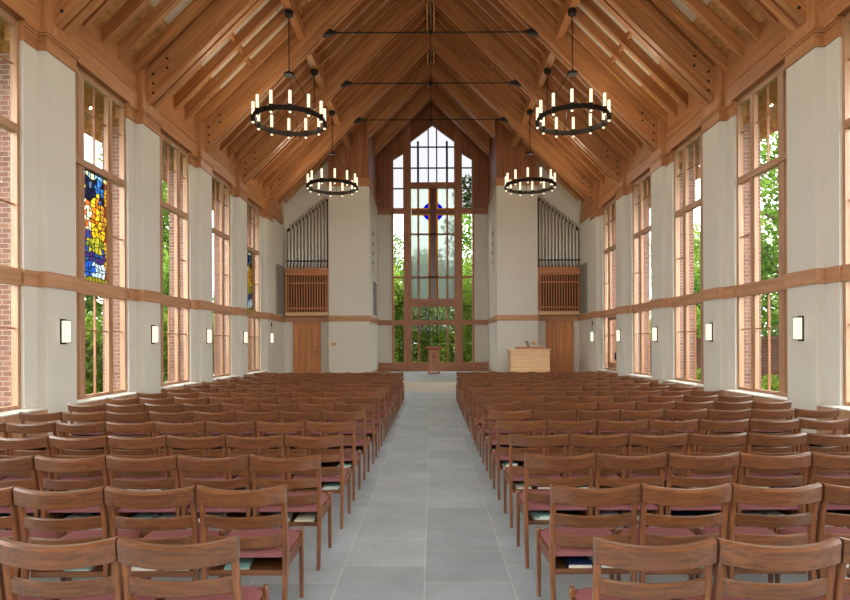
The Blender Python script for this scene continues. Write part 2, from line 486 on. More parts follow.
for s in (-1, 1):
    ms = window_meshes(s)
    for k in list(PIERS)[:-1]:
        wn += 1
        w = sempty('window_%d' % wn, (0, W0(k), 0))
        for nm, me in ms:
            o = bpy.data.objects.new(nm, me); COL.objects.link(o); o.parent = w
        if s == 1 and k == 4:
            d = MB(); x0, x1 = s * (XFR - .03), s * (XFR + .04)
            d.box(x0, x1, .40, .49, .76, 2.52); d.box(x0, x1, 1.28, 1.37, .76, 2.52)
            d.box(x0, x1, .40, 1.37, 2.42, 2.52); d.box(x0, x1, .40, 1.37, .76, .95)
            dd = d.build('door_leaf', M['winwood'], w)
            h = MB().box(s * 6.13, s * 6.19, .42, .46, 1.05, 1.30).build('door_handle', M['black'], w)

# ------------------------------------------------------------------ stained glass panels
def mosaic(name, w, h, nu, nv, colf, mat, seed, parent, s):
    rnd = random.Random(seed)
    P = {}
    for i in range(nu + 1):
        for j in range(nv + 1):
            ju = 0 if i in (0, nu) else rnd.uniform(-.46, .46) / nu
            jv = 0 if j in (0, nv) else rnd.uniform(-.46, .46) / nv
            P[i, j] = (i / nu + ju, j / nv + jv)
    verts, faces, cols = [], [], []
    for i in range(nu):
        for j in range(nv):
            q = [P[i, j], P[i + 1, j], P[i + 1, j + 1], P[i, j + 1]]
            cu = sum(a for a, _ in q) / 4; cv = sum(b for _, b in q) / 4
            b = len(verts)
            for a, c in q:
                a2 = cu + (a - cu) * .97; c2 = cv + (c - cv) * .97
                verts.append((0, a2 * w, c2 * h))
            faces.append((b, b + 1, b + 2, b + 3)); cols.append(tuple(q_ * .42 for q_ in colf(cu, cv, rnd)[:3]) + (1,))
    me = bpy.data.meshes.new(name); me.from_pydata(verts, [], faces)
    ca = me.color_attributes.new('glass_colour', 'FLOAT_COLOR', 'CORNER')
    for p in me.polygons:
        for li in p.loop_indices: ca.data[li].color = cols[p.index]
    me.materials.append(mat)
    o = bpy.data.objects.new(name, me); COL.objects.link(o); o.parent = parent
    # lead lines between the pieces
    lv, lf = [], []
    def strip(a, b, t=.006):
        d = Vector((b[0] - a[0], b[1] - a[1])); 
        if d.length < 1e-6: return
        n = Vector((-d.y, d.x)).normalized() * t
        base = len(lv)
        for x in (-.006, .006):
            lv.extend([(x, a[0] + n.x, a[1] + n.y), (x, b[0] + n.x, b[1] + n.y), (x, b[0] - n.x, b[1] - n.y), (x, a[0] - n.x, a[1] - n.y)])
        for f in ((0, 1, 2, 3), (7, 6, 5, 4), (0, 4, 5, 1), (1, 5, 6, 2), (2, 6, 7, 3), (3, 7, 4, 0)):
            lf.append(tuple(base + t_ for t_ in f))
    S = lambda q: (q[0] * w, q[1] * h)
    for i in range(nu + 1):
        for j in range(nv + 1):
            if i < nu: strip(S(P[i, j]), S(P[i + 1, j]))
            if j < nv: strip(S(P[i, j]), S(P[i, j + 1]))
    me2 = bpy.data.meshes.new('lead_lines'); me2.from_pydata(lv, [], lf); me2.materials.append(M['lead'])
    o2 = bpy.data.objects.new('lead_lines', me2); COL.objects.link(o2); o2.parent = parent
    return o

def saint(u, v, r):
    Y = lambda: random.choice([lin(240, 196, 40), lin(226, 170, 30), lin(250, 214, 80)])
    if v > .955: return lin(236, 222, 150) if r.random() < .6 else lin(120, 160, 190)
    if u > .86 and v > .05: return lin(214, 160, 50) if r.random() < .7 else lin(150, 60, 30)
    if u < .06: return lin(206, 176, 70)
    if (u - .66) ** 2 + ((v - .865) * 2.2) ** 2 < .02: return lin(50, 110, 190)
    if v < .05: return lin(150, 140, 40)
    if v < .2:
        if (u - .24) ** 2 + ((v - .11) * 2.4) ** 2 < .03: return lin(40, 90, 190)
        return lin(206, 224, 236) if u > .36 else lin(120, 170, 200)
    half = .05 + (.88 - v) * .62
    if .42 < v < .88 and abs(u - .55) < half and u > .34: return lin(236, 186, 36) if r.random() < .8 else lin(196, 110, 30)
    if v > .72: return lin(24, 26, 48) if r.random() < .85 else lin(70, 90, 130)
    if .44 < v <= .72 and u <= .42:
        if r.random() < .25: return lin(210, 90, 40)
        return lin(232, 214, 176) if r.random() < .7 else lin(206, 150, 96)
    if .2 <= v < .27: return lin(70, 50, 110) if r.random() < .7 else lin(50, 90, 150)
    if .27 <= v <= .44:
        d = ((u - .5) / .4) ** 2 + ((v - .36) / .09) ** 2
        if d < .75: return lin(190, 176, 50) if r.random() < .7 else lin(130, 140, 40)
        return lin(50, 80, 150) if r.random() < .6 else lin(110, 60, 110)
    return lin(190, 130, 50)

for k, lab in ((1, 'tall stained glass panel with yellow robed figure, in the window beside the large lit pier'),
               (4, 'small distant stained glass panel in the last left window before the organ')):
    y0 = W0(k) + .44
    t = thing('stained_glass', lab, 'stained glass', (-6.262, y0, 2.80))
    mosaic('glass_mosaic', .79, 2.02, 8, 22, saint, M['stained'], k, t, -1)
    f = MB()
    f.box(-.012, .012, -.008, .012, 0, 2.02); f.box(-.012, .012, .778, .798, 0, 2.02)
    f.box(-.012, .012, -.008, .798, -.006, .014); f.box(-.012, .012, -.008, .798, 2.006, 2.026)
    f.build('edge_frame', M['lead'], t)

# ------------------------------------------------------------------ roof
def deckz(x): return DK - SL * abs(x)
ceil = sempty('ceiling')
for s in (-1, 1):
    d = MB()
    d.prism_y([(0, DK), (s * 7.5, DK - SL * 7.5), (s * 7.5, DK - SL * 7.5 + .3), (0, DK + .3)], REAR - .3, BACK + 1.4)
    d.build('roof_deck', M['deck'], ceil)
# trusses
TY = {k: PY(k) for k in range(0, 6)}
TY['c'] = 23.36; TY['d'] = 25.6
def rafter_poly(s, foot, top_under, depth, pad=0.0):
    """sloping member from the ridge to x=foot, plumb cut."""
    zf = top_under - SL * foot
    return [(0, top_under), (s * foot, zf), (s * foot, zf + depth), (0, top_under + depth)]
truss_lab = {0: 'paired timber roof truss over the front rows, nearest the ridge top',
             1: 'closest visible timber roof truss, footed on the large pier with first wall lamp',
             2: 'second timber roof truss, footed above the second pair of wall lamps',
             3: 'third timber roof truss with the uppermost visible black tie rod',
             4: 'fourth timber roof truss with the middle black tie rod',
             5: 'fifth timber roof truss with the lowest black tie rod, before the chancel',
             'c': 'timber roof truss at the mouth of the chancel, resting on white blocks',
             'd': 'innermost small timber truss over the chancel, next to the gable window'}
for k, y in TY.items():
    if k == 0: continue
    t = thing('roof_truss', truss_lab[k], 'truss', (0, y, TR - SL * (6.0 if isinstance(k, int) else CHX)), 'timber roof trusses')
    zo = -t.location.z
    foot = XW - .006 if isinstance(k, int) else CHX
    half = .17 if isinstance(k, int) else .15
    for s in (-1, 1):
        for y0, y1 in ((-half, -.03), (.03, half)):
            m = MB().prism_y([(x, z + zo) for x, z in rafter_poly(s, foot, TR, 1.0)], y0, y1)
            m.build('rafter_ply', M['raft_l'] if s < 0 else M['raft_r'], t)
        m = MB().prism_y([(s * x, z + zo) for x, z in ((.3, TR - SL * .3 + .12), (foot - .2, TR - SL * (foot - .2) + .12), (foot - .2, TR - SL * (foot - .2) + .9), (.3, TR - SL * .3 + .9))], -.03, .03)
        m.build('gap_shade', M['dark_recess'], t)  # dark infill stands in for the shade between the two plies
    if isinstance(k, int):
        for s in (-1, 1):
            for i, (dx, dz) in enumerate(((.12, .22), (.12, .42), (.12, .62), (.42, .75), (.42, .95))):
                x = foot - dx; z = TR - SL * foot + dz
                MB().tube((s * x, -half - .012, z + zo), (s * x, half + .012, z + zo), .028, n=8).build('bolt', M['black'], t)
        zr = 8.29 + EYE; xr = 2.77
        MB().tube((-xr, 0, zr + zo), (xr, 0, zr + zo), .019, n=8).build('tie_rod', M['black'], t)
        MB().tube((0, 0, zr + zo - .05), (0, 0, zr + zo + .05), .03, n=8).tube((0, 0, zr + zo), (0, 0, TR + zo), .011, n=6).build('rod_hanger', M['black'], t)
        for s in (-1, 1):
            MB().hexa([(s * (xr - .28), -.02, zr - .02 + zo), (s * (xr + .1), -.09, zr - .1 + zo), (s * (xr + .1), .09, zr - .1 + zo), (s * (xr - .28), .02, zr - .02 + zo),
                       (s * (xr - .28), -.02, zr + .02 + zo), (s * (xr + .02), -.09, zr + .1 + zo), (s * (xr + .02), .09, zr + .1 + zo), (s * (xr - .28), .02, zr + .02 + zo)]).build('rod_shoe', M['black'], t)
# ridge beam plies
rb = MB()
for x0, x1 in ((-.15, -.09), (-.03, .03), (.09, .15)):
    rb.box(x0, x1, REAR, BACK, 11.42 + EYE, DK - .1)
rb.build('ridge_beam', M['ridge'], ceil)
# common rafters and pale panels
ys = [PY(k) for k in range(0, 6)]
bays = [(PY(k), PY(k + 1), 4) for k in range(-1, 5)] + [(PY(5), 23.36, 3), (23.36, 25.6, 3), (25.6, BACK, 1)]
pan = MB()
for a, b, n in bays:
    if n == 4: offs = [.26, .83, 1.40, 1.97, 2.57]
    else: offs = [(b - a) * j / (n + 1) for j in range(1, n + 1)]
    for q in offs:
        y = a + q
        for s in (-1, 1):
            xf = 6.135 if a < 21.5 else (6.135 if a < 23 else CHX + 1.55)
            MB().prism_y([(x, z) for x, z in rafter_poly(s, xf, RF, DK - RF + .02)], y - .05, y + .05).build('rafter', M['raft_l'] if s < 0 else M['raft_r'], ceil)
    edges = [0] + offs + [b - a]
    for j in range(len(edges) - 1):
        y0 = a + edges[j] + (.19 if j == 0 else .055); y1 = a + edges[j + 1] - (.19 if j == len(edges) - 2 else .055)
        if y1 - y0 < .1: continue
        for s in (-1, 1):
            for xa, xb in ((5.42, 4.72), (4.66, 3.56), (3.15, 2.2), (2.14, 1.1)):
                if a > 23 and xa > 4.1: continue
                pan.prism_y([(s * xa, deckz(xa) - .02), (s * xb, deckz(xb) - .02), (s * xb, deckz(xb) + .01), (s * xa, deckz(xa) + .01)], y0, y1)
pan.build('ceiling_panel', M['accpanel'], ceil)
# blocking between rafters
bl = MB()
for a, b, n in bays[:-2]:
    for s in (-1, 1):
        for xc in (4.69, 3.35, 2.17):
            z = deckz(xc)
            bl.prism_y([(s * (xc + .03), z - .14 - .03), (s * (xc - .03), z - .14 + .03), (s * (xc - .03), z + .04), (s * (xc + .03), z - .02)], a + .18, b - .18)
bl.build('blocking', M['purlin'], ceil)
# purlins with lamp brackets
pl_lab = ['closest', 'second', 'third', 'fourth', 'fifth']
for s in (-1, 1):
    for i, k in enumerate((1, 2, 3, 4)):
        m = MB().box(s * 3.31, s * 3.51, PY(k) + .17, PY(k + 1) - .17, 8.02 + EYE, 8.32 + EYE)
        m.build('purlin', M['purlin'], ceil, bevel=.008)
    m = MB().box(s * 3.31, s * 3.51, PY(5) + .17, CHY, 8.02 + EYE, 8.32 + EYE)
    m.build('purlin', M['purlin'], ceil, bevel=.008)

# ------------------------------------------------------------------ chancel walls
before = set(bpy.data.objects)
wb = sempty('wall_back')
for s in (-1, 1):
    sd = SIDE[s]
    b = MB().box(s * CHX, s * BLX, CHY, BACK + .1, 0, 8.1)
    blk = struct(b.build('wall_chancel_' + sd, M['wall']))
    u = MB().prism_y([(s * CHX, 8.4), (s * BLX, 8.4), (s * BLX, deckz(BLX) - .0), (s * CHX, deckz(CHX) - .0)], CHY + .02, BACK)
    me = u.build('upper_boards', M['boards'], blk)
    me.data.materials.append(M['boards_y'])
    for p in me.data.polygons:
        if abs(p.normal.x) > .7: p.material_index = 1
    c = MB().box(s * (CHX - .03), s * (BLX + .03), CHY - .03, BACK - .01, 8.1, 8.32).box(s * (CHX - .06), s * (BLX + .06), CHY - .06, BACK - .01, 8.32, 8.42)
    c.build('cornice', M['header'], blk)
    c = MB().box(s * (CHX - .03), s * (BLX + .03), CHY - .03, BACK - .01, *BANDZ)
    struct(c.build('trim_%d' % (5 if s < 0 else 6), M['belt_x']), 'fir belt course around the %s chancel block' % sd)
    c = MB().box(s * (CHX - .02), s * (BLX + .02), CHY - .02, BACK - .01, .30, .44)
    struct(c.build('baseboard_' + sd, M['belt_x']))
    # alcove wall
    a = MB().prism_y([(s * BLX, 0), (s * 6.3, 0), (s * 6.3, deckz(6.3)), (s * BLX, deckz(BLX))], ALC, ALC + .3)
    al = struct(a.build('wall_alcove_' + sd, M['wall']))
    c = MB().box(s * BLX, s * 6.2, ALC - .03, ALC, *BANDZ)
    struct(c.build('trim_%d' % (7 if s < 0 else 8), M['belt_x']), 'fir belt course in the %s organ alcove' % sd)
    # doors
    d = sempty('door_%d' % (1 if s < 0 else 2), (s * 5.28, ALC, .30))
    MB().box(-.50, .50, -.045, -.005, 0, 2.20).build('door_leaf', M['door'], d)
    f = MB().box(-.57, -.50, -.07, -.001, 0, 2.25).box(.50, .57, -.07, -.001, 0, 2.25).box(-.57, .57, -.07, -.001, 2.20, 2.25)
    f.build('door_frame', M['organ_z'], d)
    MB().tube((-s * .42, -.09, 1.0), (-s * .42, -.04, 1.0), .025, n=10).tube((-s * .42, -.09, 1.0), (-s * .32, -.09, 1.0), .012, n=8).build('door_handle', M['bronze'], d)

# gable wall with window openings
cx = .04
def X(px): return (px - 432.6) * BACK / 567 + cx
def Zp(y): return EYE + (343 - y) * BACK / 567
C1, P1, S1 = 1.03, 1.40, 1.90
def gz(x): return deckz(x) + .02
g = MB(); y0, y1 = BACK, BACK + .16
for s in (-1, 1):
    q = lambda pts: g.prism_y([(s * x, z) for x, z in pts], y0, y1)
    q([(0, 12.03), (C1, 11.27), (C1, gz(C1)), (0, gz(0))])
    q([(P1, 10.69), (S1, 10.38), (S1, gz(S1)), (P1, gz(P1))])
    q([(S1, 7.81), (CHX + .1, 7.81), (CHX + .1, gz(CHX + .1)), (S1, gz(S1))])
g.build('gable_boards', M['boards'], wb)
g = MB()
for s in (-1, 1):
    g.prism_y([(s * S1, .30), (s * (CHX + .1), .30), (s * (CHX + .1), 7.81), (s * S1, 7.81)], BACK + .04, BACK + .16)
g.build('side_panel', M['wall'], wb)
g = MB()
for s in (-1, 1):
    g.box(s * S1, s * CHX, BACK - .02, BACK + .05, 2.507, 2.745)
    g.box(s * S1, s * CHX, BACK - .02, BACK + .05, .30, .72)
    g.box(s * S1, s * CHX, BACK - .03, BACK + .05, 7.78, 8.06)
g.build('panel_trim', M['winwood_x'], wb)

W = sempty('window_20', (0, 0, 0))
fp = MB()
for s in (-1, 1):
    fp.prism_y([(s * C1, .30), (s * P1, .30), (s * P1, gz(P1)), (s * C1, gz(C1))], BACK - .05, BACK + .16)
    fp.box(s * (S1 - .03), s * (S1 + .06), BACK - .03, BACK + .16, .30, 10.38)
fp.build('window_post', M['winwood'], W)
fr = MB()
for a, b in ((9.03, 9.30), (3.39, 3.76), (2.507, 2.745), (.30, .72)):
    fr.box(-C1, C1, BACK - .03, BACK + .16, a, b)
for s in (-1, 1):
    for a, b in ((7.81, 8.08), (2.507, 2.745), (.30, .72), (4.74, 4.83)):
        fr.box(s * P1, s * S1, BACK - .02, BACK + .14, a, b)
fr.build('window_rail', M['winwood_x'], W)
mt = MB(); t = .03
for x in (-.69, .69):
    mt.box(x - .05, x + .05, BACK + .02, BACK + .1, 9.30, 11.27 + .0)
for x in (-.2, .2):
    mt.box(x - t, x + t, BACK + .04, BACK + .09, 9.30, 11.86)
for z in (10.0, 11.0):
    mt.box(-C1, C1, BACK + .04, BACK + .09, z - t, z + t)
for s in (-1, 1):
    for z in (10.0, 9.02): mt.box(s * P1, s * S1, BACK + .04, BACK + .09, z - t, z + t)
    for z in (6.6, 5.7, 4.1, 3.4): mt.box(s * P1, s * S1, BACK + .05, BACK + .08, z - .014, z + .014)
mt.build('muntin', M['lead'], W)
m2 = MB()
for x in (-.69, .69):
    m2.box(x - .045, x + .045, BACK + .02, BACK + .1, 3.76, 9.03); m2.box(x - .04, x + .04, BACK + .02, BACK + .1, .72, 3.39)
m2.box(-C1, C1, BACK + .02, BACK + .1, 6.80, 6.88); m2.box(-C1, C1, BACK + .02, BACK + .1, 4.75, 4.83)
m2.build('glazing_bar', M['winwood'], W)
m3 = MB()
for x in (-.2, .2): m3.box(x - .02, x + .02, BACK + .04, BACK + .09, .72, 3.39)
m3.box(-C1, C1, BACK + .04, BACK + .09, 1.70, 1.74)
m3.build('lower_muntin', M['lead'], W)
pn = MB()
pn.box(-C1, C1, BACK + .06, BACK + .068, .72, 3.39)
for s in (-1, 1):
    pn.prism_y([(s * P1, .72), (s * S1, .72), (s * S1, 7.85), (s * P1, 7.85)], BACK + .06, BACK + .068)
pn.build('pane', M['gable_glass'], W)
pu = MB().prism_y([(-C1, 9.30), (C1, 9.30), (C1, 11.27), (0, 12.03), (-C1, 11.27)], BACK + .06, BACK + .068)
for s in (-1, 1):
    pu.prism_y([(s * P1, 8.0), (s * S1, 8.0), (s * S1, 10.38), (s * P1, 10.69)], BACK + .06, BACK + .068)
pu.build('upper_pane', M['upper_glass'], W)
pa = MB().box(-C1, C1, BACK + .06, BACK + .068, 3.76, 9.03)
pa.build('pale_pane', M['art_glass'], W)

# stained glass cross in the gable window
def stain(name, c, transp=.2):
    m = bpy.data.materials.new(name); m.use_nodes = True
    nt = m.node_tree; nt.nodes.clear(); L = nt.links.new
    t_ = nt.nodes.new('ShaderNodeBsdfTranslucent'); t_.inputs['Color'].default_value = c
    tr = nt.nodes.new('ShaderNodeBsdfTransparent'); tr.inputs['Color'].default_value = c
    n = nt.nodes.new('ShaderNodeMixShader'); n.inputs[0].default_value = transp
    L(t_.outputs[0], n.inputs[1]); L(tr.outputs[0], n.inputs[2])
    o_ = nt.nodes.new('ShaderNodeOutputMaterial'); L(n.outputs[0], o_.inputs[0])
    return m
M['blue_glass'] = stain('blue_glass', (0.01, 0.0, 0.95, 1), .55)
M['amber_glass'] = stain('amber_glass', (.75, .40, .05, 1), .5)
M['wine_glass'] = plain('wine_glass', lin(96, 58, 56), 0.3, noise=.3, nscale=12)
M['lectern_x'] = wood('lectern_rail', lin(160, 96, 60), lin(120, 66, 40), 'x', rough=.8, spec=.15)
M['wine_glass_2'] = plain('wine_glass_light', lin(120, 74, 60), 0.3, noise=.3, nscale=12)
cz = Zp(211.6)
cr = thing('stained_glass_cross', 'tall dark red and amber stained glass cross with four blue quadrants in the gable window', 'cross', (.02, BACK + .02, 3.76))
zz = -3.76
MB().box(-.14, .14, 0, .05, 0, 9.03 + zz).build('upright', M['wine_glass'], cr)
MB().box(-C1, -.14, .002, .048, cz - .1 + zz, cz + .1 + zz).box(.14, C1, .002, .048, cz - .1 + zz, cz + .1 + zz).build('crossbar', M['wine_glass_2'], cr)
am = MB()
for s in (-1, 1):
    am.box(s * .14, s * .23, -.004, .03, 0, cz - .1 + zz); am.box(s * .14, s * .23, -.004, .03, cz + .1 + zz, 9.03 + zz)
    am.box(s * .23, s * C1, -.004, .03, cz + .1 + zz, cz + .17 + zz); am.box(s * .23, s * C1, -.004, .03, cz - .17 + zz, cz - .1 + zz)
am.build('amber_border', M['amber_glass'], cr)
for sx in (-1, 1):
    for sz in (-1, 1):
        pts = [(.23, .17)]
        for i in range(9):
            a = PI / 2 * i / 8
            x, z = .5 * math.cos(a), .46 * math.sin(a)
            if x > .23 and z > .17: pts.append((x, z))
        pts = [(.23, .17), (.464, .17)] + [p for p in pts[1:]] + [(.23, .408)]
        o = MB().prism_y([(sx * x, sz * z + cz + zz) for x, z in pts], .004, .03).build('blue_quadrant', M['blue_glass'], cr)

for o in set(bpy.data.objects) - before:
    if o.parent is None: o.location.x += .06
# rear wall, with an opening added for light from behind
r = MB()
for sg in (-1, 1):
    r.prism_y([(sg * 2.2, 0), (sg * 6.4, 0), (sg * 6.4, deckz(6.4)), (sg * 2.2, deckz(2.2))], REAR - .25, REAR)
r.prism_y([(-2.2, 8.2), (2.2, 8.2), (2.2, deckz(2.2)), (0, DK), (-2.2, deckz(2.2))], REAR - .25, REAR)
r.box(-2.2, 2.2, REAR - .25, REAR, 0, 2.6)
struct(r.build('wall_rear', M['wall']))
W2 = sempty('window_21', (0, REAR - .1, 0))  # unseen window added to light the chair backs
f = MB()
for x in (-2.15, 0, 2.15): f.box(x - .07, x + .07, -.06, .08, 2.6, 8.2)
for z in (2.65, 5.4, 8.15): f.box(-2.2, 2.2, -.05, .07, z - .07, z + .07)
f.build('frame', M['trim_z'], W2)
MB().box(-2.2, 2.2, -.004, .004, 2.6, 8.2).build('pane', M['glass'], W2)

# ------------------------------------------------------------------ organs
before = set(bpy.data.objects)
for s in (-1, 1):
    sd = SIDE[s]
    x0, x1 = 4.33, 6.10
    t = thing('pipe_organ', 'pipe organ with slanted rank of grey pipes over slatted case, %s of the chancel' % sd, 'organ', (0, ALC - .06, 2.80), 'organ cases flanking the chancel')
    zo = -2.80
    Bx = lambda m, a, b, ya, yb, za, zb: m.box(s * a, s * b, ya, yb, za + zo, zb + zo)
    m = MB(); Bx(m, x0, x0 + .07, -.30, .05, 2.92, 4.74); Bx(m, x1 - .07, x1, -.30, .05, 2.92, 4.74); m.build('case_side', M['organ_z'], t)
    m = MB(); Bx(m, x0, x1, -.32, .05, 4.46, 4.76); m.build('case_top', M['organ_x'], t)
    m = MB(); Bx(m, x0, x1, -.34, .05, 2.80, 2.94); m.build('case_base', M['maple'], t)  # paler wood stands in for the glow of light along the base
    m = MB(); Bx(m, x0 + .07, x1 - .07, -.28, -.22, 4.12, 4.18); Bx(m, x0 + .07, x1 - .07, -.28, -.22, 3.08, 3.14); m.build('case_rail', M['organ_x'], t)
    m = MB()
    n = 15
    for i in range(n):
        x = x0 + .07 + (x1 - x0 - .14) * (i + .5) / n
        Bx(m, x - .022, x + .022, -.26, -.235, 2.94, 4.46)
    m.build('slat_grille', M['organ_z'], t)
    m = MB(); Bx(m, x0 + .07, x1 - .07, -.02, .05, 2.94, 4.46)
    m.build('case_back', M['dark_recess'], t)
    m = MB().prism_y([(s * x0, 4.76 + zo), (s * x1, 4.76 + zo), (s * x1, 6.42 + zo), (s * x0, 7.76 + zo)], .0, .05)
    m.build('pipe_backing', M['dark_recess'], t)
    m = MB(); Bx(m, x0, x1, -.24, -.20, 5.04, 5.09); m.build('pipe_rack', M['black'], t)
    for row, n, r, yy, dz in (('f', 12, .055, -.14, -.12), ('b', 11, .048, -.04, .16)):
        for i in range(n):
            f = (i + (.5 if row == 'f' else 1.0)) / 12
            x = x0 + .04 + (x1 - x0 - .08) * f
            top = 7.70 + (6.36 - 7.70) * f + dz
            m = MB().lathe([(.014, 4.76 + zo), (r * .9, 5.0 + zo), (r, 5.04 + zo), (r, top + zo - .02), (r * .9, top + zo)], s * x, yy, 0, 12)
            m.build('pipe', M['pipe'], t, smooth=True)
    # grey panel on the side wall
    m = MB().box(s * 6.06, s * 6.148, 22.4, 23.2, 2.83, 4.80)
    tag(m.build('acoustic_panel', M['grey_panel'], bevel=.006), 'plain grey upright panel on the %s wall next to the organ case' % sd, 'wall panel', 'grey panels by the organs')
    # brass plate on the chancel block
    t2 = thing('wall_plate', 'small brass wall plate on the %s white chancel block' % sd, 'wall plate', (s * 4.1, CHY, 1.62))
    MB().box(-.09, .09, -.012, 0, -.06, .06).build('plate', M['brass'], t2, bevel=.004)
    MB().box(-.03, -.01, -.02, -.012, -.02, .02).box(.01, .03, -.02, -.012, -.02, .02).build('toggle', M['maple'], t2)
    # vertical row of small dark crosses on chancel side wall
    t3 = thing('wall_ornament', 'slim column of tiny dark crosses on the %s inner chancel wall' % sd, 'ornament', (s * CHX, 24.7, 5.2))
    for i in range(4):
        z = 1.2 - i * .42; sz = .09 - i * .012
        MB().box(-s * .03, 0, -.025, .025, z - sz, z + sz).box(-s * .03, 0, -sz, sz, z - .025, z + .025).build('small_cross', M['black'], t3)
    MB().box(-s * .012, 0, -.008, .008, -.5, 1.5).build('stem', M['grey_panel'], t3)

# picture on the left chancel wall
def picmat():
    m, nt, b = new_mat('blue_grey_picture'); L = nt.links.new
    tc = nt.nodes.new('ShaderNodeTexCoord')
    n = nt.nodes.new('ShaderNodeTexNoise'); n.inputs['Scale'].default_value = 5; n.inputs['Detail'].default_value = 4
    L(tc.outputs['Object'], n.inputs['Vector'])
    rp = nt.nodes.new('ShaderNodeValToRGB')
    rp.color_ramp.elements[0].position = .35; rp.color_ramp.elements[0].color = lin(84, 84, 100)
    rp.color_ramp.elements[1].position = .7; rp.color_ramp.elements[1].color = lin(160, 152, 158)
    L(n.outputs['Fac'], rp.inputs['Fac']); L(rp.outputs['Color'], b.inputs['Base Color'])
    return m
M['picture'] = picmat()
t = thing('wall_hanging', 'blue grey wall hanging on the left inner chancel wall above the belt course', 'wall hanging', (-CHX, 25.4, 2.85))
MB().box(0, .02, -.55, .75, .05, 1.45).build('cloth_panel', M['picture'], t)
MB().box(0, .035, -.6, .8, 1.45, 1.5).build('hanging_rail', M['grey_panel'], t)

# ------------------------------------------------------------------ lectern, cabinet
t = thing('lectern', 'slender brown wooden lectern standing before the tall gable window', 'lectern', (.02, 24.9, .304))
MB().box(-.27, .27, -.2, .2, 0, .07).box(-.27, -.2, -.2, .2, .07, .13).box(.2, .27, -.2, .2, .07, .13).build('base', M['winwood_x'], t, bevel=.008)
MB().box(-.24, .24, -.17, .17, .13, 1.06).build('body', M['winwood'], t, bevel=.01)
MB().hexa([(-.34, -.26, 1.06), (.34, -.26, 1.06), (.34, .24, 1.06), (-.34, .24, 1.06), (-.34, -.26, 1.11), (.34, -.26, 1.11), (.34, .24, 1.20), (-.34, .24, 1.20)]).build('reading_top', M['lectern_x'], t, bevel=.006)
MB().box(-.012, .012, -.178, -.169, .45, .95).box(-.09, .09, -.178, -.169, .74, .765).build('carved_cross', M['dark_recess'], t)

t = thing('cabinet', 'pale maple cabinet with horizontal boards before the right chancel block', 'cabinet', (3.70, 22.1, .30))
m = MB().box(-.76, .76, -.34, .34, .0, 1.04)
m.build('body', M['maple'], t, bevel=.008)
for i in range(3):
    MB().box(-.74, .74, -.365, -.335, .06 + i * .335, .355 + i * .335).build('front_board', M['maple'], t, bevel=.01)
MB().box(-.82, .82, -.40, .38, 1.04, 1.10).build('cabinet_top', M['maple'], t, bevel=.012)
t = thing('tray', 'flat brown wooden tray lying on the pale maple cabinet', 'tray', (3.72, 22.05, 1.40))
MB().box(-.52, .52, -.2, .2, 0, .03).build('tray_base', M['winwood_x'], t, bevel=.004)
MB().box(-.52, .52, -.2, -.18, .03, .09).box(-.52, .52, .18, .2, .03, .09).box(-.52, -.5, -.18, .18, .03, .09).box(.5, .52, -.18, .18, .03, .09).build('tray_rim', M['winwood_x'], t)
t = thing('ornament', 'small tilted grey ornament standing in the brown tray', 'ornament', (3.68, 22.05, 1.431))
MB().box(-.1, .1, -.07, .07, 0, .04).build('foot', M['grey_orn'], t, bevel=.006)
MB().hexa([(-.02, -.05, .04), (.09, -.05, .04), (.09, .05, .04), (-.02, .05, .04), (-.14, -.04, .30), (-.02, -.04, .30), (-.02, .04, .30), (-.14, .04, .30)]).build('body', M['grey_orn'], t, bevel=.012)

for o in set(bpy.data.objects) - before:
    if o.parent is None and not o.name.startswith('acoustic'): o.location.x += .06
# ------------------------------------------------------------------ wall sconces
sc_me = {}
for s in (-1, 1):
    sc_me[s] = [('back_plate', MB().box(0, -s * .022, -.065, .065, -.205, .205).mesh('back_plate', M['bronze'], .003)),
                ('shade', MB().box(-s * .022, -s * .10, -.056, .056, -.175, .175).mesh('shade', M['sconce'], .006)),
                ('shade_band', MB().box(-s * .02, -s * .104, -.06, .06, .175, .188).box(-s * .02, -s * .104, -.06, .06, -.188, -.175).mesh('shade_band', M['bronze'])),
                ]
    for k in range(1, 6):
        t = thing('wall_lamp', 'lit box wall lamp on the %s wall, %s from the camera, on its white pier' % (SIDE[s], ORD[k - 1]), 'wall lamp', (s * XW, PY(k), 1.86), 'box wall lamps on the piers')
        for nm, me in sc_me[s]:
            o = bpy.data.objects.new(nm, me); COL.objects.link(o); o.parent = t
        if k == 5:
            MB().tube((-s * .05, 0, .42), (-s * .05, 0, .60), .018, n=6).tube((-s * .02, 0, .5), (0, 0, .5), .01, n=6).tube((-s * .05, 0, .5), (-s * .02, 0, .5), .01, n=6).tube((-s * .05, 0, .195), (-s * .05, 0, .42), .005, n=6).build('top_finial', M['black'], t)

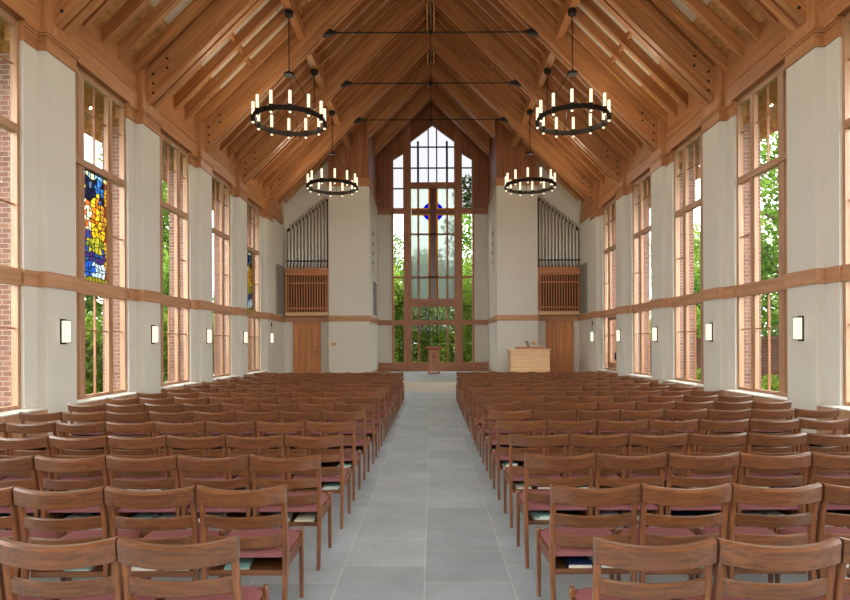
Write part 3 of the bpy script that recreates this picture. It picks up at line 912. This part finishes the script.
# ------------------------------------------------------------------ chandeliers
R = .835
CANDLE_W = 0.58
ring = MB()
NS = 48
def circ(rr, z): return [(rr * math.cos(2 * PI * i / NS), rr * math.sin(2 * PI * i / NS), z) for i in range(NS)]
rv = [circ(R - .022, -.05), circ(R + .022, -.05), circ(R + .022, .05), circ(R - .022, .05)]
for q in rv: ring.v += q
for a in range(4):
    b2 = (a + 1) % 4
    for i in range(NS):
        j = (i + 1) % NS
        ring.f.append((a * NS + i, a * NS + j, b2 * NS + j, b2 * NS + i))
ring_me = ring.mesh('ring', M['bronze'])
tube_me = MB().lathe([(.03, .07), (.036, .08), (.036, .38), (.03, .39)], n=12).mesh('candle_tube', M['candle'], smooth=True)
cup_me = MB().lathe([(.026, -.085), (.05, -.07), (.05, .045), (.058, .07), (.03, .075)], n=12).mesh('candle_cup', M['bronze'], smooth=True)
tip_me = MB().lathe([(.012, -.125), (.03, -.115), (.034, -.09), (.024, -.084)], n=10).mesh('lower_bulb', M['candle'], smooth=True)
flame = bpy.data.lights.new('candle_light', 'POINT'); flame.energy = CANDLE_W; flame.color = (1.0, .83, .62); flame.shadow_soft_size = .03
def chandelier(loc, lab):
    t = thing('chandelier', lab, 'chandelier', loc, 'ring chandeliers')
    def put(nm, me, l=(0, 0, 0), par=t):
        o = bpy.data.objects.new(nm, me); COL.objects.link(o); o.parent = par; o.location = l; return o
    put('ring', ring_me)
    for i in range(12):
        a = 2 * PI * (i + .5) / 12
        c = put('candle_tube', tube_me, (R * math.cos(a), R * math.sin(a), 0))
        put('candle_cup', cup_me, (0, 0, 0), c); put('lower_bulb', tip_me, (0, 0, 0), c)
        lo = bpy.data.objects.new('candle_light', flame); COL.objects.link(lo); lo.parent = c; lo.location = (0, 0, .43)
    hz = 1.12
    MB().lathe([(.10, -.03), (.125, -.02), (.125, .03), (.05, .045), (.02, .10)], cz=hz, n=16).build('hub', M['black'], t)
    for i in range(3):
        a = 2 * PI * i / 3 + PI / 2
        MB().tube((.10 * math.cos(a), .10 * math.sin(a), hz), (R * math.cos(a), R * math.sin(a), .05), .009, n=6).build('cable', M['black'], t)
    top = 8.02 + EYE - loc[2]
    MB().tube((0, 0, hz + .08), (0, 0, top - .12), .014, n=8).build('stem', M['black'], t)
    MB().lathe([(.03, -.17), (.10, -.13), (.11, -.03), (.07, 0)], cz=top, n=14).build('canopy', M['black'], t)
for s in (-1, 1):
    chandelier((s * 3.41, 13.65, 7.0), 'large black ring chandelier with glowing candle tubes, closer one on the %s' % SIDE[s])
    chandelier((s * 3.41, 19.57, 7.05), 'smaller looking ring chandelier hanging before the %s chancel block' % SIDE[s])
    chandelier((s * 3.41, 7.73, 7.0), 'added unseen black ring chandelier over the front rows on the %s, above the picture edge' % SIDE[s])  # unseen pair added to brighten the ceiling over the near rows
    chandelier((s * 3.41, 1.81, 7.0), 'added unseen black ring chandelier high behind the camera on the %s' % SIDE[s])  # unseen pair added to light the rear half of the nave
    top = 8.02 + EYE
    t = thing('hanging_rod', 'thin black rod under the %s purlin behind the closer chandelier' % SIDE[s], 'rod', (s * 3.41, 16.61, top))
    MB().lathe([(.03, -.17), (.10, -.13), (.11, -.03), (.07, 0)], n=14).build('canopy', M['black'], t)
    MB().tube((0, 0, -.12), (0, 0, -1.3), .014, n=8).build('stem', M['black'], t)

# ------------------------------------------------------------------ chairs
CW = .515
def rail_mesh(name, x, z0, z1, drop, bow, th, yb, mat, lean=0.0, ease=.005):
    rings = []
    n = 12
    for i in range(n + 1):
        f = -1 + 2 * i / n
        k = 1 - f * f
        xx = x * f; y = yb - bow * k; d = drop * k
        h0, h1 = z0 - d * .8, z1 - d
        y0, y1 = y - th / 2, y + th / 2
        c = .005; c2 = ease
        rings.append([(xx, y0 + c - 0, h0), (xx, y1 - c, h0), (xx, y1, h0 + c), (xx, y1 - lean, h1 - c), (xx, y1 - c - lean, h1), (xx, y0 + c2 * .9 - lean, h1), (xx, y0 - lean, h1 - c2), (xx, y0, h0 + c)])
    me = MB().loft(rings).mesh(name, mat)
    for p in me.polygons: p.use_smooth = abs(p.normal.y) > .5 and False
    return me
def leg_mesh(name, x, pts, mat):
    rings = []
    for y, z, w, d in pts:
        a, b = w / 2, d / 2; c = .006
        rings.append([(x - a + c, y - b, z), (x + a - c, y - b, z), (x + a, y - b + c, z), (x + a, y + b - c, z), (x + a - c, y + b, z), (x - a + c, y + b, z), (x - a, y + b - c, z), (x - a, y - b + c, z)])
    return MB().loft(rings).mesh(name, mat, smooth=True)
def cushion_mesh():
    m = MB(); nx, ny = 10, 9
    y0, y1 = .005, .420
    idx = {}
    def dome(u, v):
        return (1 - abs(u) ** 5) * (1 - abs(v) ** 5)
    for lev in (0, 1):
        for i in range(nx + 1):
            for j in range(ny + 1):
                u = -1 + 2 * i / nx; v = -1 + 2 * j / ny
                u2 = math.copysign(abs(u) ** .75, u); v2 = math.copysign(abs(v) ** .75, v)
                hw = .218 + .014 * (v2 + 1) / 2
                x = u2 * hw; y = (y0 + y1) / 2 + v2 * (y1 - y0) / 2
                z = .405 if lev == 0 else .425 + .034 * dome(u2, v2) ** .5
                idx[lev, i, j] = len(m.v); m.v.append((x, y, z))
    for i in range(nx):
        for j in range(ny):
            m.f.append((idx[1, i, j], idx[1, i + 1, j], idx[1, i + 1, j + 1], idx[1, i, j + 1]))
            m.f.append((idx[0, i, j], idx[0, i, j + 1], idx[0, i + 1, j + 1], idx[0, i + 1, j]))
    for i in range(nx):
        m.f.append((idx[0, i, 0], idx[0, i + 1, 0], idx[1, i + 1, 0], idx[1, i, 0])); m.f.append((idx[0, i, ny], idx[1, i, ny], idx[1, i + 1, ny], idx[0, i + 1, ny]))
    for j in range(ny):
        m.f.append((idx[0, 0, j], idx[1, 0, j], idx[1, 0, j + 1], idx[0, 0, j + 1])); m.f.append((idx[0, nx, j], idx[0, nx, j + 1], idx[1, nx, j + 1], idx[1, nx, j]))
    me = m.mesh('seat_cushion', M['cushion'])
    for p in me.polygons: p.use_smooth = True
    me.set_sharp_from_angle(angle=math.radians(60))
    return me
rear_pts = [(-.052, 0, .024, .030), (-.030, .15, .027, .036), (-.008, .32, .029, .042), (0, .45, .030, .044), (-.012, .58, .029, .040), (-.036, .72, .028, .034), (-.054, .80, .027, .028)]
front_pts = [(.392, 0, .024, .026), (.392, .25, .028, .034), (.392, .40, .031, .040), (.392, .438, .031, .040), (.392, .449, .022, .030)]
ap = MB()
for s in (-1, 1):
    ap.box(s * .222, s * .242, .0, .392, .352, .408)
ap.box(-.225, .225, .38, .402, .352, .408)
rk = MB()
rk.box(-.222, .222, .02, .375, .300, .312)
rk.box(-.222, -.214, .02, .375, .312, .40); rk.box(.214, .222, .02, .375, .312, .40); rk.box(-.214, .214, .365, .375, .312, .40)
rk.box(-.222, .222, .018, .03, .294, .326)
CH = [('seat_cushion', cushion_mesh()),
      ('top_rail', rail_mesh('top_rail', .2525, .742, .842, .022, .045, .044, -.048, M['chair_x'], .008, .013)),
      ('back_rail', rail_mesh('back_rail', .224, .598, .668, .010, .036, .022, -.022, M['chair_x'], .006, .007)),
      ('back_rail', rail_mesh('lower_back_rail', .224, .474, .544, .008, .028, .022, -.002, M['chair_x'], .004, .007)),
      ('rear_leg', leg_mesh('rear_leg', -.236, rear_pts, M['chair_z'])), ('rear_leg', leg_mesh('rear_leg', .236, rear_pts, M['chair_z'])),
      ('front_leg', leg_mesh('front_leg', -.238, front_pts, M['chair_z'])), ('front_leg', leg_mesh('front_leg', .238, front_pts, M['chair_z'])),
      ('seat_frame', ap.mesh('seat_frame', M['chair_y'])), ('book_rack', rk.mesh('book_rack', M['chair_x']))]
Z0, RP, PITCH = 2.385, .905, .516
rndc = random.Random(5)
F = 567.0
chair_pos = {}
for i in range(16):
    yb = Z0 + RP * i
    for s in (-1, 1):
        edge = {-1: {0: -.818, 1: -.835, 2: -.815, 4: -.81}.get(i, -.80), 1: (.664 if i == 0 else .678)}[s] + rndc.uniform(-.006, .006)
        for j in range(8):
            pitch = {0: .504, 1: .515, 2: .522}.get(i, .524 if s < 0 else .529)
            x = edge + s * (pitch * .983 / 2 + pitch * j)
            # chairs that stand wholly outside the picture are left out
            near_edge = (abs(x) - .26) / (yb + .5)
            lim = (432 / F if s < 0 else 418 / F)
            if near_edge > lim + .12: continue
            yy = yb + (.04 if i == 0 and s < 0 else 0) + rndc.uniform(-.008, .008)
            lab = 'wooden chair with plum seat, %s row from camera, %s of aisle, %s' % (ORD[i], SIDE[s], 'next to the aisle' if j == 0 else ('last before the wall' if j == 7 else ORD[j] + ' from the aisle'))
            t = thing('chapel_chair', lab, 'chair', (x, yy, 0), 'chapel chairs in rows')
            t.rotation_euler = (0, 0, rndc.uniform(-.008, .008)); t.scale = (pitch / .517, 1, 1)
            for nm, me in CH:
                o = bpy.data.objects.new(nm, me); COL.objects.link(o); o.parent = t
            chair_pos[i, s, j] = (x, yy)

# ------------------------------------------------------------------ books in the racks
BC = [('white', lin(226, 228, 224)), ('navy blue', lin(34, 52, 92)), ('pale teal', lin(150, 190, 184)), ('cream', lin(214, 204, 180)), ('grey', lin(150, 154, 156)), ('dark green', lin(40, 72, 62))]
for n_, c_ in BC: M['bk_' + n_] = plain('cover_' + n_.replace(' ', '_'), c_, .5)
bmesh_cache = {}
def book(x, y, z, w, d, h, ci, rot, lab):
    nm, _ = BC[ci]
    t = thing('book', lab, 'book', (x, y, z), 'books in the chair racks')
    t.rotation_euler = (0, 0, rot)
    key = (ci, round(w, 2), round(d, 2), round(h, 3))
    if key not in bmesh_cache:
        cv = MB().box(-w / 2, w / 2, -d / 2, d / 2, h - .003, h).box(-w / 2, w / 2, -d / 2, d / 2, 0, .003).box(-w / 2, -w / 2 + .003, -d / 2, d / 2, 0, h)
        pg = MB().box(-w / 2 + .003, w / 2 - .004, -d / 2 + .004, d / 2 - .004, .003, h - .003)
        bmesh_cache[key] = (cv.mesh('cover', M['bk_' + nm]), pg.mesh('page_block', M['paper']))
    for n_, me in zip(('cover', 'page_block'), bmesh_cache[key]):
        o = bpy.data.objects.new(n_, me); COL.objects.link(o); o.parent = t
rb_ = random.Random(21)
placed = {}
def where(i, s, j):
    return 'rack of %s row, %s side, %s' % (ORD[i], SIDE[s], 'aisle chair' if j == 0 else ORD[j] + ' chair')
fixed = {(1, 1, 0): [(1, .032, -.06, .0), (0, .020, .13, .06)], (1, -1, 0): [(2, .018, -.08, .15)], (1, -1, 1): [(4, .02, .10, .02), (0, .03, -.10, .1)],
         (1, 1, 1): [(0, .03, -.07, .0), (2, .016, .13, -.3)], (1, 1, 2): [(2, .02, .05, -.15)], (1, -1, 2): [(2, .018, .02, .2)],
         (2, 1, 0): [(0, .02, -.10, .1), (5, .02, .12, 0)], (2, -1, 0): [(3, .022, .12, 0), (0, .018, -.08, .1)], (3, 1, 0): [(3, .025, -.13, 0), (1, .03, .08, 0)], (3, -1, 0): [(0, .02, .13, .05)],
         (4, 1, 0): [(0, .025, -.12, .05)], (4, -1, 0): [(0, .02, .12, .0)]}
for (i, s, j), (cx_, cy_) in chair_pos.items():
    if i not in (1, 2, 3, 4): continue
    lst = fixed.get((i, s, j))
    if lst is None:
        if i == 4 and j > 2: continue
        cs = rb_.sample([0, 0, 1, 2, 3, 4, 5], 2)
        if cs[0] == cs[1]: cs[1] = 3
        lst = [(cs[0], rb_.choice([.018, .025, .03]), rb_.uniform(-.12, -.07), rb_.uniform(-.12, .12))]
        if rb_.random() < .6: lst.append((cs[1], rb_.choice([.018, .025]), rb_.uniform(.08, .12), rb_.uniform(-.1, .1)))
    for ci, h, dx, rot in lst:
        dx = max(-.115, min(.115, dx)); rot = max(-.15, min(.15, rot))
        lab = '%s book in %s' % (BC[ci][0], where(i, s, j))
        z = .3125
        book(cx_ + dx, cy_ + .135, z, .145, .20, h, ci, rot, lab)
        if ci == 0 and h >= .02 and (i, s, j) in fixed:
            book(cx_ + dx + .012, cy_ + .14, z + h + .0005, .135, .19, .016, 2, rot + .12, 'thin pale teal booklet atop white book in %s' % where(i, s, j))

# ------------------------------------------------------------------ trees and garden
def foliage(name, blobs, n, size, mat, seed):
    rnd = random.Random(seed); v, f = [], []
    tot = sum(b[3] ** 2 for b in blobs)
    for (bx, by, bz, br, sq) in blobs:
        for _ in range(int(n * br ** 2 / tot)):
            while True:
                p = Vector((rnd.uniform(-1, 1), rnd.uniform(-1, 1), rnd.uniform(-1, 1)))
                if .3 < p.length < 1: break
            p = Vector((bx + p.x * br, by + p.y * br, bz + p.z * br * sq))
            d = Vector((rnd.gauss(0, 1), rnd.gauss(0, 1), rnd.gauss(0, 1))).normalized()
            u = d.orthogonal().normalized(); w = d.cross(u)
            sz = size * rnd.uniform(.6, 1.4); b = len(v)
            v += [tuple(p + u * sz), tuple(p + w * sz * .5), tuple(p - u * sz), tuple(p - w * sz * .5)]
            f.append((b, b + 1, b + 2, b + 3))
    me = bpy.data.meshes.new(name); me.from_pydata(v, [], f); me.materials.append(mat)
    return me
def broad(h, r, seed):
    rnd = random.Random(seed); out = []
    for _ in range(13):
        a = rnd.uniform(0, 2 * PI); q = rnd.uniform(0, r * .7); zz = rnd.uniform(.22, .88) * h
        out.append((q * math.cos(a), q * math.sin(a), zz, rnd.uniform(.35, .55) * r, .8))
    out.append((0, 0, h * .9, r * .4, .9))
    return out
def cone(h, r):
    return [(0, 0, h * (.14 + .84 * i / 8), r * (1 - i / 9) + .12, .55) for i in range(9)]
def shrubb(h, r, seed):
    rnd = random.Random(seed)
    return [(rnd.uniform(-r, r) * .6, rnd.uniform(-r, r) * .6, h * rnd.uniform(.2, .72), r * rnd.uniform(.4, .6), .8) for _ in range(7)]
FO = {'broad_a': foliage('foliage', broad(8, 2.6, 1), 12000, .085, M['leaf_a'], 1), 'broad_b': foliage('foliage', broad(6.5, 2.4, 2), 12000, .085, M['leaf_b'], 2),
      'sparse': foliage('foliage', broad(10, 2.4, 3), 6500, .10, M['leaf_b'], 3), 'cone': foliage('foliage', cone(8.5, 2.0), 12000, .08, M['leaf_c'], 4),
      'shrub': foliage('foliage', shrubb(2.0, 1.1, 5), 5000, .06, M['leaf_a'], 5), 'tall': foliage('foliage', [(rx, ry, rz, 1.25, .8) for rz in (.9, 2.1, 3.3, 4.5, 5.5) for rx, ry in ((-1.3, .3), (0, -.5), (1.2, .2), (.2, .9))], 26000, .085, M['leaf_a'], 9),
      'bush': foliage('foliage', shrubb(3.4, 1.7, 6), 10000, .075, M['leaf_a'], 6)}
TRK = {}
for nm, h, r in (('broad_a', 6.4, .16), ('broad_b', 5.2, .15), ('sparse', 8.6, .14), ('cone', 8.0, .13), ('shrub', 1.2, .04), ('bush', 2.2, .07), ('tall', 4.6, .12)):
    m = MB(); rnd = random.Random(nm.__len__())
    m.tube((0, 0, -.25), (.1, .05, h * .5), r, r * .7, 8).tube((.1, .05, h * .5), (0, 0, h), r * .7, r * .25, 8)
    for i in range(6):
        a = rnd.uniform(0, 6.28); z = h * rnd.uniform(.35, .8); l = h * .2
        m.tube((.05, .02, z), (l * math.cos(a), l * math.sin(a), z + l * .6), r * .35, r * .12, 6)
    TRK[nm] = m.mesh('trunk', M['bark'])
def tree(kind, x, y, sc, lab, rz=0.0, name='tree', cat='tree'):
    t = thing(name, lab, cat, (x, y, -.21), 'garden trees and shrubs'); t.scale = (sc, sc, sc); t.rotation_euler = (0, 0, rz)
    for nm, me in (('trunk', TRK[kind]), ('foliage', FO[kind])):
        o = bpy.data.objects.new(nm, me); COL.objects.link(o); o.parent = t
desc = {'broad_a': 'bright green leafy tree', 'broad_b': 'mid green rounded tree', 'sparse': 'tall thin leaved tree', 'cone': 'blue green conifer', 'shrub': 'low green shrub', 'bush': 'dense green bush', 'tall': 'tall dense leafy green shrub'}
spots = {-1: [('bush', 9.6, 13.2, 1.0), ('broad_b', 11.2, 15.9, .9), ('bush', 9.8, 18.2, 1.1), ('sparse', 10.6, 20.6, 1.0), ('broad_a', 12.8, 23.0, .9), ('bush', 10.0, 25.4, 1.2), ('broad_b', 13.4, 28.8, 1.0), ('broad_a', 15.5, 34.0, 1.1), ('broad_a', 13.5, 19.2, .8), ('bush', 12.6, 11.0, 1.1), ('shrub', 8.6, 15.0, .9)],
         1: [('shrub', 8.05, 13.4, .62), ('cone', 14.6, 19.2, 1.0), ('bush', 11.8, 15.4, 1.0), ('broad_a', 12.6, 23.2, .95), ('sparse', 12.4, 20.0, 1.0), ('bush', 12.2, 26.4, 1.2), ('broad_b', 13.8, 29.5, 1.0), ('cone', 16.5, 25.0, 1.1), ('broad_a', 15.6, 35.0, 1.1), ('shrub', 7.95, 17.2, .62)]}
for s in (-1, 1):
    cnt = {}
    for kind, x, y, sc in sorted(spots[s], key=lambda q: q[2]):
        cnt[kind] = cnt.get(kind, 0) + 1
        lab = '%s outside the %s windows, %s of its kind going away from camera' % (desc[kind], SIDE[s], ORD[cnt[kind] - 1])
        tree(kind, s * x, y, sc, lab, rz=x * 3.1, name='garden_shrub' if kind in ('shrub', 'bush') else 'garden_tree', cat='shrub' if kind in ('shrub', 'bush') else 'tree')
bk = [('tall', -3.6, 32.4, 1.0), ('tall', -1.2, 33.2, .84), ('tall', 1.2, 32.6, .86), ('tall', 3.6, 33.0, 1.06), ('broad_b', -5.6, 38.5, 1.1), ('broad_a', -.6, 40.0, 1.05), ('broad_b', 4.6, 38.6, 1.25),
      ('sparse', 3.0, 36.2, 1.3), ('sparse', -2.7, 37.0, .95)]
cnt = {}
for kind, x, y, sc in sorted(bk, key=lambda q: q[1]):
    cnt[kind] = cnt.get(kind, 0) + 1
    lab = '%s behind the gable window, %s of its kind from the left' % (desc[kind], ORD[cnt[kind] - 1])
    tree(kind, x, y, sc, lab, rz=x * 2.3, name='garden_shrub' if kind == 'tall' else 'garden_tree', cat='shrub' if kind == 'tall' else 'tree')
o = MB().box(8.95, 9.2, 9, 30, -.21, 1.70).box(8.9, 9.25, 9, 30, 1.70, 1.78).build('garden_wall', M['brick'])
tag(o, 'low brick garden wall outside the right windows', 'wall')
rr = random.Random(8)
for i in range(5):
    bm = bmesh.new(); bmesh.ops.create_icosphere(bm, subdivisions=2, radius=.38)
    for v in bm.verts: v.co *= rr.uniform(.85, 1.15); v.co.z *= .65
    me = bpy.data.meshes.new('boulder'); bm.to_mesh(me); bm.free(); me.materials.append(M['rock'])
    o = bpy.data.objects.new('boulder', me); COL.objects.link(o); o.location = (-8.4 - rr.uniform(0, .5), 12.4 + i * .98, -.02)
    tag(o, 'pale boulder outside the stained glass window, %s going away from camera' % ORD[i], 'boulder', 'pale boulders by the left wall')

# ------------------------------------------------------------------ world, portals, camera
w = bpy.data.worlds.new('overcast_sky'); scn.world = w; w.use_nodes = True
nt = w.node_tree; bg = nt.nodes['Background']
tc = nt.nodes.new('ShaderNodeTexCoord'); sp = nt.nodes.new('ShaderNodeSeparateXYZ'); nt.links.new(tc.outputs['Generated'], sp.inputs[0])
rp = nt.nodes.new('ShaderNodeValToRGB')
rp.color_ramp.elements[0].position = 0.0; rp.color_ramp.elements[0].color = (.95, .95, .95, 1)
rp.color_ramp.elements[1].position = .6; rp.color_ramp.elements[1].color = (1.0, 1.0, 1.0, 1)
nt.links.new(sp.outputs['Z'], rp.inputs['Fac']); nt.links.new(rp.outputs['Color'], bg.inputs['Color'])
bg.inputs['Strength'].default_value = 1.0

def portal(loc, rot, sx, sy):
    l = bpy.data.lights.new('daylight_portal', 'AREA'); l.shape = 'RECTANGLE'; l.size = sx; l.size_y = sy
    l.cycles.is_portal = True
    o = bpy.data.objects.new('daylight_portal', l); COL.objects.link(o); o.location = loc; o.rotation_euler = rot
for s in (-1, 1):
    for k in list(PIERS)[:-1]:
        portal((s * 6.40, W0(k) + WLEN / 2, 3.62), (0, s * PI / 2, 0), 5.8, WLEN - .1)
portal((0, REAR - .3, 5.4), (PI / 2, 0, 0), 4.4, 5.6)
portal((0, BACK + .2, 6.1), (-PI / 2, 0, 0), 3.8, 11.6)

cam = bpy.data.cameras.new('camera'); co = bpy.data.objects.new('camera', cam); COL.objects.link(co)
co.location = (0, 0, EYE); co.rotation_euler = (PI / 2, math.radians(.25), 0)
cam.sensor_width = 36; cam.lens = 567 / 850 * 36
cam.shift_x = -7 / 850; cam.shift_y = 43 / 850
cam.clip_start = .05; cam.clip_end = 300
scn.camera = co
vs = scn.view_settings
vs.view_transform = 'Standard'; vs.look = 'None'; vs.gamma = 1; vs.use_curve_mapping = False
vs.exposure = 3.6
cy = scn.cycles
cy.max_bounces = 10; cy.diffuse_bounces = 6; cy.glossy_bounces = 3; cy.transmission_bounces = 6; cy.transparent_max_bounces = 12
cy.use_denoising = True
cy.sample_clamp_indirect = 6.0
